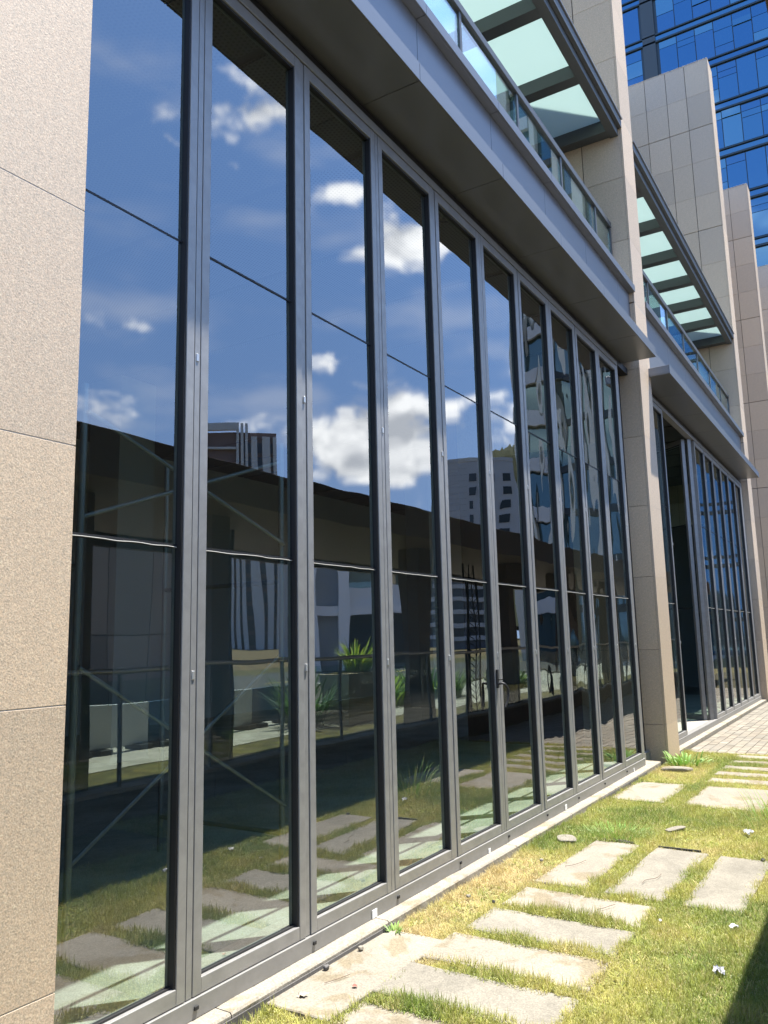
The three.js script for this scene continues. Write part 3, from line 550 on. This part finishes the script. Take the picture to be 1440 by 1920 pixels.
// ---------------------------------------------------------------- litter and stones
{
  function rock(name, label, cat, x, y, z, sx, sy, sz, mat, turn = 0, rough = 0.25) {
    const g = new THREE.IcosahedronGeometry(1, 2), p = g.attributes.position, s0 = rnd() * 50;
    for (let i = 0; i < p.count; i++) { let a = p.getX(i), b = p.getY(i), c = p.getZ(i); const k = 1 + rough * n3(a * 1.6 + s0, b * 1.6, c * 1.6); const cl = (v) => { const q = v * k * 1.1; return q / Math.pow(1 + Math.pow(Math.abs(q), 6), 1 / 6) * 1.1; }; p.setXYZ(i, cl(a) * sx, cl(b) * sy, cl(c) * sz); }
    g.computeVertexNormals(); const m = mesh(numbered(name), metric(g), mat, scene); m.position.set(x, y, z); m.rotation.y = turn; m.userData = { label, category: cat }; return m;
  }
  const chip = slabMats[1];
  rock('stone_chunk', 'flat grey tile fragment lying in the grass near the doors', 'stone', 6.22, 0.02, 0.31, 0.095, 0.012, 0.07, chip, 0.5, 0.1);
  rock('stone_chunk', 'short pale broken brick lying in the grass before the pier', 'stone', 9.83, 0.02, 0.36, 0.05, 0.028, 0.17, slabMats[2], 0.25, 0.1);
  rock('stone_chunk', 'long flat grey stone sliver in the middle of the lawn', 'stone', 6.9, 0.018, 0.97, 0.11, 0.011, 0.035, chip, -0.4, 0.15);
  rock('pebble', 'small pale pebble in the dry grass by the curb', 'pebble', 4.62, 0.018, 0.255, 0.015, 0.008, 0.012, chip);
  rock('pebble', 'small pinkish pebble in the dry grass below the fifth door', 'pebble', 5.56, 0.02, 0.36, 0.016, 0.009, 0.012, slabMats[2]);
  rock('rubber_scrap', 'small black rubber scrap at the head of the narrow slabs', 'scrap', 4.61, 0.012, 0.425, 0.016, 0.008, 0.009, black, 0.6);
  rock('rubber_scrap', 'black rubber scrap on the corner of the right slab', 'scrap', 6.26, 0.012, 1.68, 0.024, 0.008, 0.013, black, 0.2);
  rock('rubble_bit', 'tiny dark rubble lump at the foot of the curb', 'rubble', 3.34, 0.018, 0.128, 0.016, 0.012, 0.012, curbDark);
  rock('rubble_bit', 'tiny pale rubble lump between curb and near slab', 'rubble', 3.62, 0.018, 0.14, 0.014, 0.01, 0.012, slabMats[0]);
  rock('dark_clod', 'dark clod of soil under the fresh grass tuft at a slab end', 'clod', 6.375, -0.002, 0.66, 0.022, 0.016, 0.12, std(rgb(0.03, 0.028, 0.022), 1), 0, 0.6);
  // crumpled foil and paper
  function crumple(name, label, cat, x, y, z, s, mat) {
    const g = new THREE.PlaneGeometry(s, s * 0.8, 7, 6); g.rotateX(-Math.PI / 2); const p = g.attributes.position, o = rnd() * 40;
    for (let i = 0; i < p.count; i++) { const a = p.getX(i) / s, b = p.getZ(i) / s; p.setXYZ(i, p.getX(i) * (1 + 0.5 * n3(a * 5 + o, b * 5, 1)), s * (0.22 + 0.4 * n3(a * 4 + o, b * 4, 5) - 0.35 * (a * a + b * b)), p.getZ(i) * (1 + 0.5 * n3(a * 5, b * 5 + o, 8))); }
    const f = g.toNonIndexed(); f.computeVertexNormals(); const m = mesh(numbered(name), f, mat, scene); m.position.set(x, y, z); m.rotation.y = rr(0, 6); m.userData = { label, category: cat };
  }
  const paper = std(rgb(0.5, 0.5, 0.48), 0.7, { side: THREE.DoubleSide }), foil = new THREE.MeshPhysicalMaterial({ color: rgb(0.5, 0.5, 0.54), roughness: 0.4, metalness: 0.6, side: THREE.DoubleSide });
  crumple('foil_scrap', 'crumpled silver foil on the grass near the shadow', 'litter', 4.15, 0.022, 1.75, 0.055, foil);
  crumple('paper_scrap', 'small white paper scrap on the grass at the right', 'litter', 4.78, 0.022, 1.72, 0.04, paper);
  crumple('paper_scrap', 'tiny white paper scrap beside the narrow slabs', 'litter', 4.70, 0.022, 1.36, 0.022, paper);
  crumple('plastic_scrap', 'torn clear plastic scrap in the grass at the right edge', 'litter', 6.95, 0.03, 1.5, 0.07, paper);
  crumple('dry_leaf', 'curled pale dry leaf on the nearest slab by the curb', 'leaf', 3.05, 0.012, 0.21, 0.04, std(rgb(0.5, 0.44, 0.33), 0.9, { side: THREE.DoubleSide }));
  crumple('dry_leaf', 'small reddish leaf on the nearest apron slab', 'leaf', 3.24, 0.012, 0.36, 0.022, std(rgb(0.4, 0.13, 0.10), 0.9, { side: THREE.DoubleSide }));
  const tw = std(rgb(0.14, 0.10, 0.075), 0.95);
  for (const [a, b, l] of [[[3.2, 0.014, 0.22], [3.33, 0.016, 0.27], 'thin straight twig lying on the nearest slab'], [[5.5, 0.016, 0.55], [5.7, 0.018, 0.63], 'thin twig lying on the first long slab'], [[5.35, 0.016, 1.1], [5.6, 0.018, 1.16], 'thin curved twig lying on the middle long slab'], [[4.75, 0.014, 1.0], [4.87, 0.018, 1.07], 'short dark twig lying on the farthest narrow slab']]) { const A = new THREE.Vector3(...a), B = new THREE.Vector3(...b), sd = new THREE.Vector3(B.z - A.z, 0, A.x - B.x), pt = [0, 0.3, 0.6, 1].map((q) => A.clone().lerp(B, q).addScaledVector(sd, rr(-0.09, 0.09) * (q > 0 && q < 1 ? 1 : 0)));
    const m = mesh(numbered('twig'), new THREE.TubeGeometry(new THREE.CatmullRomCurve3(pt), 12, 0.0016, 5), tw, scene); m.userData = { label: l, category: 'twig' }; }
  const hose = mesh('metal_strip', rbox(6.318, 6.33, -0.02, 0.014, 0.97, 1.27, 0.003), black, scene); hose.userData = { label: 'black rusty edging strip at the far end of the middle slab', category: 'edging strip' };
}
// ---------------------------------------------------------------- blue curtain wall tower
{
  const t = thing('glass_tower', 'blue glass curtain wall office tower rising behind the granite piers', 'tower', [60, 0, 0]);
  const dark = new THREE.MeshPhysicalMaterial({ color: rgb(0.02, 0.035, 0.045), roughness: 0.4 }), grey = std(rgb(0.05, 0.065, 0.075), 0.6);
  const blues = [[0.09, 0.19, 0.285], [0.08, 0.175, 0.275], [0.105, 0.21, 0.29], [0.15, 0.265, 0.32], [0.09, 0.18, 0.28]].map((c) => new THREE.MeshPhysicalMaterial({ color: rgb(...c), roughness: 0.04, metalness: 0.9 }));
  const ZA = -17.4, ZB = 9, FH = 3.76, TOP = 74, base = 48.0 - FH * 12;
  mesh('core', box(0.05, 26, -0.05, TOP, ZA, ZB), dark, t);
  const P = 1.33, seenA = -13.38, seenB = 0.8;
  const put = (y0, y1, z0, z1, proud, m) => { const g = new THREE.BoxGeometry(0.04, y1 - y0, z1 - z0); g.rotateZ(rr(-0.008, 0.008)); g.rotateY(rr(-0.008, 0.008)); g.translate(0.028 - proud, (y0 + y1) / 2, (z0 + z1) / 2); return [g, m]; };
  const pats = [[1.05, 1.1, 0.75], [1.85, 0.5, 0.55], [1.45, 1.45], [0.7, 1.3, 0.9], [2.9], [2.3, 0.6]];
  let n = 0;
  for (let f = -1; f < 20; f++) {
    const yb = base + f * FH; if (yb < -1) continue;
    mesh('floor_fin', box(-0.10, 0.045, yb + 0.03, yb + 0.14, ZA, ZB), dark, t);
    mesh('floor_fin', box(-0.10, 0.045, yb - 0.58, yb - 0.44, ZA, ZB), dark, t);
    const g0 = yb + 0.2, seen = yb > 21 && yb < 52;
    const strip = (a, b) => mesh('glass_band', box(0.008, 0.04, g0, g0 + 2.9, a, b), blues[f & 1 ? 0 : 1], t);
    const span = (a, b) => mesh('spandrel_glass', box(0.008, 0.04, yb - 0.38, yb - 0.03, a, b), blues[(f + 5) % 3], t);
    span(ZA, ZB);
    if (!seen) { strip(ZA, ZB); continue; }
    strip(ZA, seenA - 0.02); strip(seenB + 0.02, ZB);
    for (let i = 0; seenA + i * P < seenB - 0.1; i++) {
      const z0 = seenA + i * P, z1 = z0 + P; if (i === 3 - 0) { if (Math.abs(z0 + 9.4) < 0.4) { mesh('pier_strip', box(-0.1, 0.045, g0 - 0.8, g0 + 3.0, z0 + 0.15, z1 - 0.2), grey, t); continue; } }
      const pat = pats[(i * 5 + f * 3 + ((i * f) % 4) + 60) % pats.length]; let y = g0; const sc = 2.9 / pat.reduce((a, b) => a + b);
      pat.forEach((h, q) => { h *= sc; const open = q === 1 && (i + f * 2) % 5 === 0; const [g, m] = put(y + 0.02, y + h - 0.02, z0 + 0.03, z1 - 0.03, open ? 0.08 : 0.0, blues[Math.floor(rnd() * 5)]); mesh('window_pane', g, m, t); y += h; n++; });
    }
  }
}
// ---------------------------------------------------------------- towers and blocks mirrored in the doors
function towerThing(name, label, cat, x, z, ang) { const t = thing(name, label, cat, [x, 0, z]); t.rotation.y = ang; return t; }
{
  const white = std(rgb(0.50, 0.48, 0.45), 0.8), win = new THREE.MeshPhysicalMaterial({ color: rgb(0.03, 0.035, 0.04), roughness: 0.15 }), brick = std(rgb(0.10, 0.07, 0.06), 0.8), lightGrey = std(rgb(0.40, 0.39, 0.39), 0.85), pale = std(rgb(0.55, 0.53, 0.5), 0.8);
  { // striped apartment tower
    const t = towerThing('apartment_tower', 'pale striped apartment tower with dark balcony recesses, mirrored in the second door', 'tower', 133, 118, Math.PI + 48 * R);
    const H = 51; mesh('body', box(-10.5, 8.2, 0, H - 2, -8, -0.2), std(rgb(0.17, 0.11, 0.09), 0.8), t);
    const fins = [[-10.5, -9.5], [-8.7, -6.9], [-5.9, -4.2], [-3.2, -2.4], [-1.9, -1.1], [-0.6, 0.0], [5.6, 6.4], [6.9, 7.3], [7.7, 8.2]];
    for (const [a, b] of fins) mesh('wall_strip', box(a, b, 0, H - (a < -4 ? 3 : 0), -0.19, 0.5), white, t);
    mesh('parapet', box(-0.62, 6.45, H - 1.6, H + 0.1, -0.2, 0.7), white, t);
    for (let y = 4; y < H - 3; y += 4.1) mesh('balcony_slab', box(0.02, 5.58, y, y + 0.5, -0.18, 0.6), white, t);
    for (let y = 1; y < H - 5; y += 3.1) for (const [a, b] of [[-9.45, -8.75], [-6.85, -5.95], [-4.15, -3.25], [-2.35, -1.95]]) mesh('window', box(a, b, y, y + 2.2, -0.18, -0.06), win, t);
  }
  { // grey tower
    const t = towerThing('grey_tower', 'plain grey high-rise with small windows below the hill, mirrored in the sixth door', 'tower', 137, 62, Math.PI + 65 * R);
    mesh('body', box(-8, 8.5, 0, 34.5, -9, 0), lightGrey, t); mesh('parapet', box(-8.1, 8.6, 34.505, 35.2, -9.1, 0.1), lightGrey, t);
    for (let y = 2; y < 32; y += 2.6) for (const x of [-5.6, -3.2, -0.4]) mesh('window', box(x - 0.75 + 0.3 * ((y * 7) % 2 - 0.5), x + 0.75, y, y + 1.5, 0.002, 0.12), win, t);
    for (let y = 1; y < 34; y += 1.15) mesh('cladding_seam', box(1.2, 8.4, y, y + 0.05, 0.002, 0.03), std(rgb(0.24, 0.24, 0.25), 0.8), t);
  }
  { // low block with white bands
    const t = towerThing('banded_block', 'low grey office block with pale floor bands, mirrored under the walkway roof', 'building', 126, 62, Math.PI + 64 * R);
    mesh('body', box(-12, 12, 0, 12, -8, 0), std(rgb(0.10, 0.10, 0.11), 0.7), t);
    for (let y = 1.4; y < 12; y += 2.2) { mesh('floor_band', box(-12.1, 12.1, y, y + 0.75, 0.002, 0.3), lightGrey, t); for (let x = -11; x < 11; x += 2.4) mesh('window', box(x, x + 1.7, y + 0.8, y + 2.1, 0.002, 0.08), win, t); }
  }
  { // mid-rise at the end of the street
    const t = towerThing('street_building', 'grey mid-rise with square windows beside the striped tower, mirrored under the walkway roof', 'building', 68, 46, Math.PI + 54 * R);
    mesh('body', box(-5, 5, 0, 10.5, -8, 0), lightGrey, t); mesh('parapet', box(-5.1, 5.1, 10.505, 11, -8.1, 0.12), pale, t);
    for (let y = 1; y < 9.6; y += 1.9) for (let x = -4.4; x < 4; x += 1.5) mesh('window', box(x, x + 0.85, y, y + 1.15, 0.002, 0.07), win, t);
  }
  { // podium building with pale piers
    const podiumWhite = std(rgb(0.78, 0.76, 0.72), 0.7);
    const t = towerThing('podium_building', 'low stone podium with beige piers and glass, mirrored in the third door', 'building', 37.5, 22, Math.PI + 50 * R);
    mesh('body', box(-3.3, 2.8, 0, 7.0, -6, 0), std(rgb(0.30, 0.31, 0.32), 0.5), t);
    for (const x of [-3.3, -1.3, 0.7, 2.2]) mesh('stone_pier', box(x, x + 0.6, 0, 7.4, 0.002, 0.7), podiumWhite, t);
    for (const y of [3.0, 6.8]) mesh('floor_band', box(-3.4, 2.9, y, y + 0.5, 0.002, 0.45), podiumWhite, t);
    for (const x of [-2.7, -0.7]) { mesh('wall_panel', box(x + 0.05, x + 1.35, 3.52, 4.5, 0.006, 0.06), podiumWhite, t); mesh('glass_front', box(x + 0.05, x + 1.35, 3.55, 6.75, 0.004, 0.05), railGlass, t); mesh('shop_front', box(x + 0.05, x + 1.35, 0.2, 2.95, 0.004, 0.05), win, t); }
  }
  { // dark tower with cream fins
    const t = thing('fin_tower', 'dark glass tower with cream stone fins, mirrored wavy in the far doors', 'tower', [52, 0, 14.3]);
    const glassD = new THREE.MeshPhysicalMaterial({ color: rgb(0.10, 0.16, 0.18), roughness: 0.05, metalness: 0.8 }), cream = std(rgb(0.62, 0.57, 0.47), 0.75);
    mesh('body', box(0.05, 16, 0, 58, -3.4, 3.6), glassD, t);
    for (const [a, b] of [[3.0, 3.7], [1.0, 1.35], [-0.6, -0.2], [-2.2, -1.5], [-3.5, -3.0]]) mesh('stone_fin', box(-0.7, 0.045, 0, 58.5, a, b), cream, t);
    for (let y = 3; y < 58; y += 3.2) { mesh('floor_line', box(-0.15, 0.045, y, y + 0.5, -2.99, 2.99), std(rgb(0.02, 0.025, 0.03), 0.5), t); mesh('balcony', box(-0.5, -0.16, y + 0.02, y + 1.0, 1.5, 2.8), pale, t); }
  }
}
{ // wooded hill
  const g = new THREE.PlaneGeometry(420, 300, 120, 60); g.rotateX(-Math.PI / 2); const p = g.attributes.position;
  for (let i = 0; i < p.count; i++) { const x = p.getX(i), z = p.getZ(i), q = Math.exp(-((x / 75) ** 2)) * Math.exp(-((z / 90) ** 2)); p.setY(i, q * 140 + q * (14 * fbm(x * 0.03, 1, z * 0.03) + 9 * n3(x * 0.18, 4, z * 0.18)) - 1); }
  g.computeVertexNormals();
  const h = mesh('hill', metric(g), std(rgb(0.06, 0.085, 0.025), 1, { map: soilMap }), scene); h.position.set(545, 0, 225); h.rotation.y = 67 * R; h.userData = { kind: 'structure', label: 'wooded green hill behind the grey tower', category: 'hill' };
}

scene.traverse((o) => { if (o.isMesh) { o.castShadow = true; o.receiveShadow = true; } });
renderer.render(scene, camera);
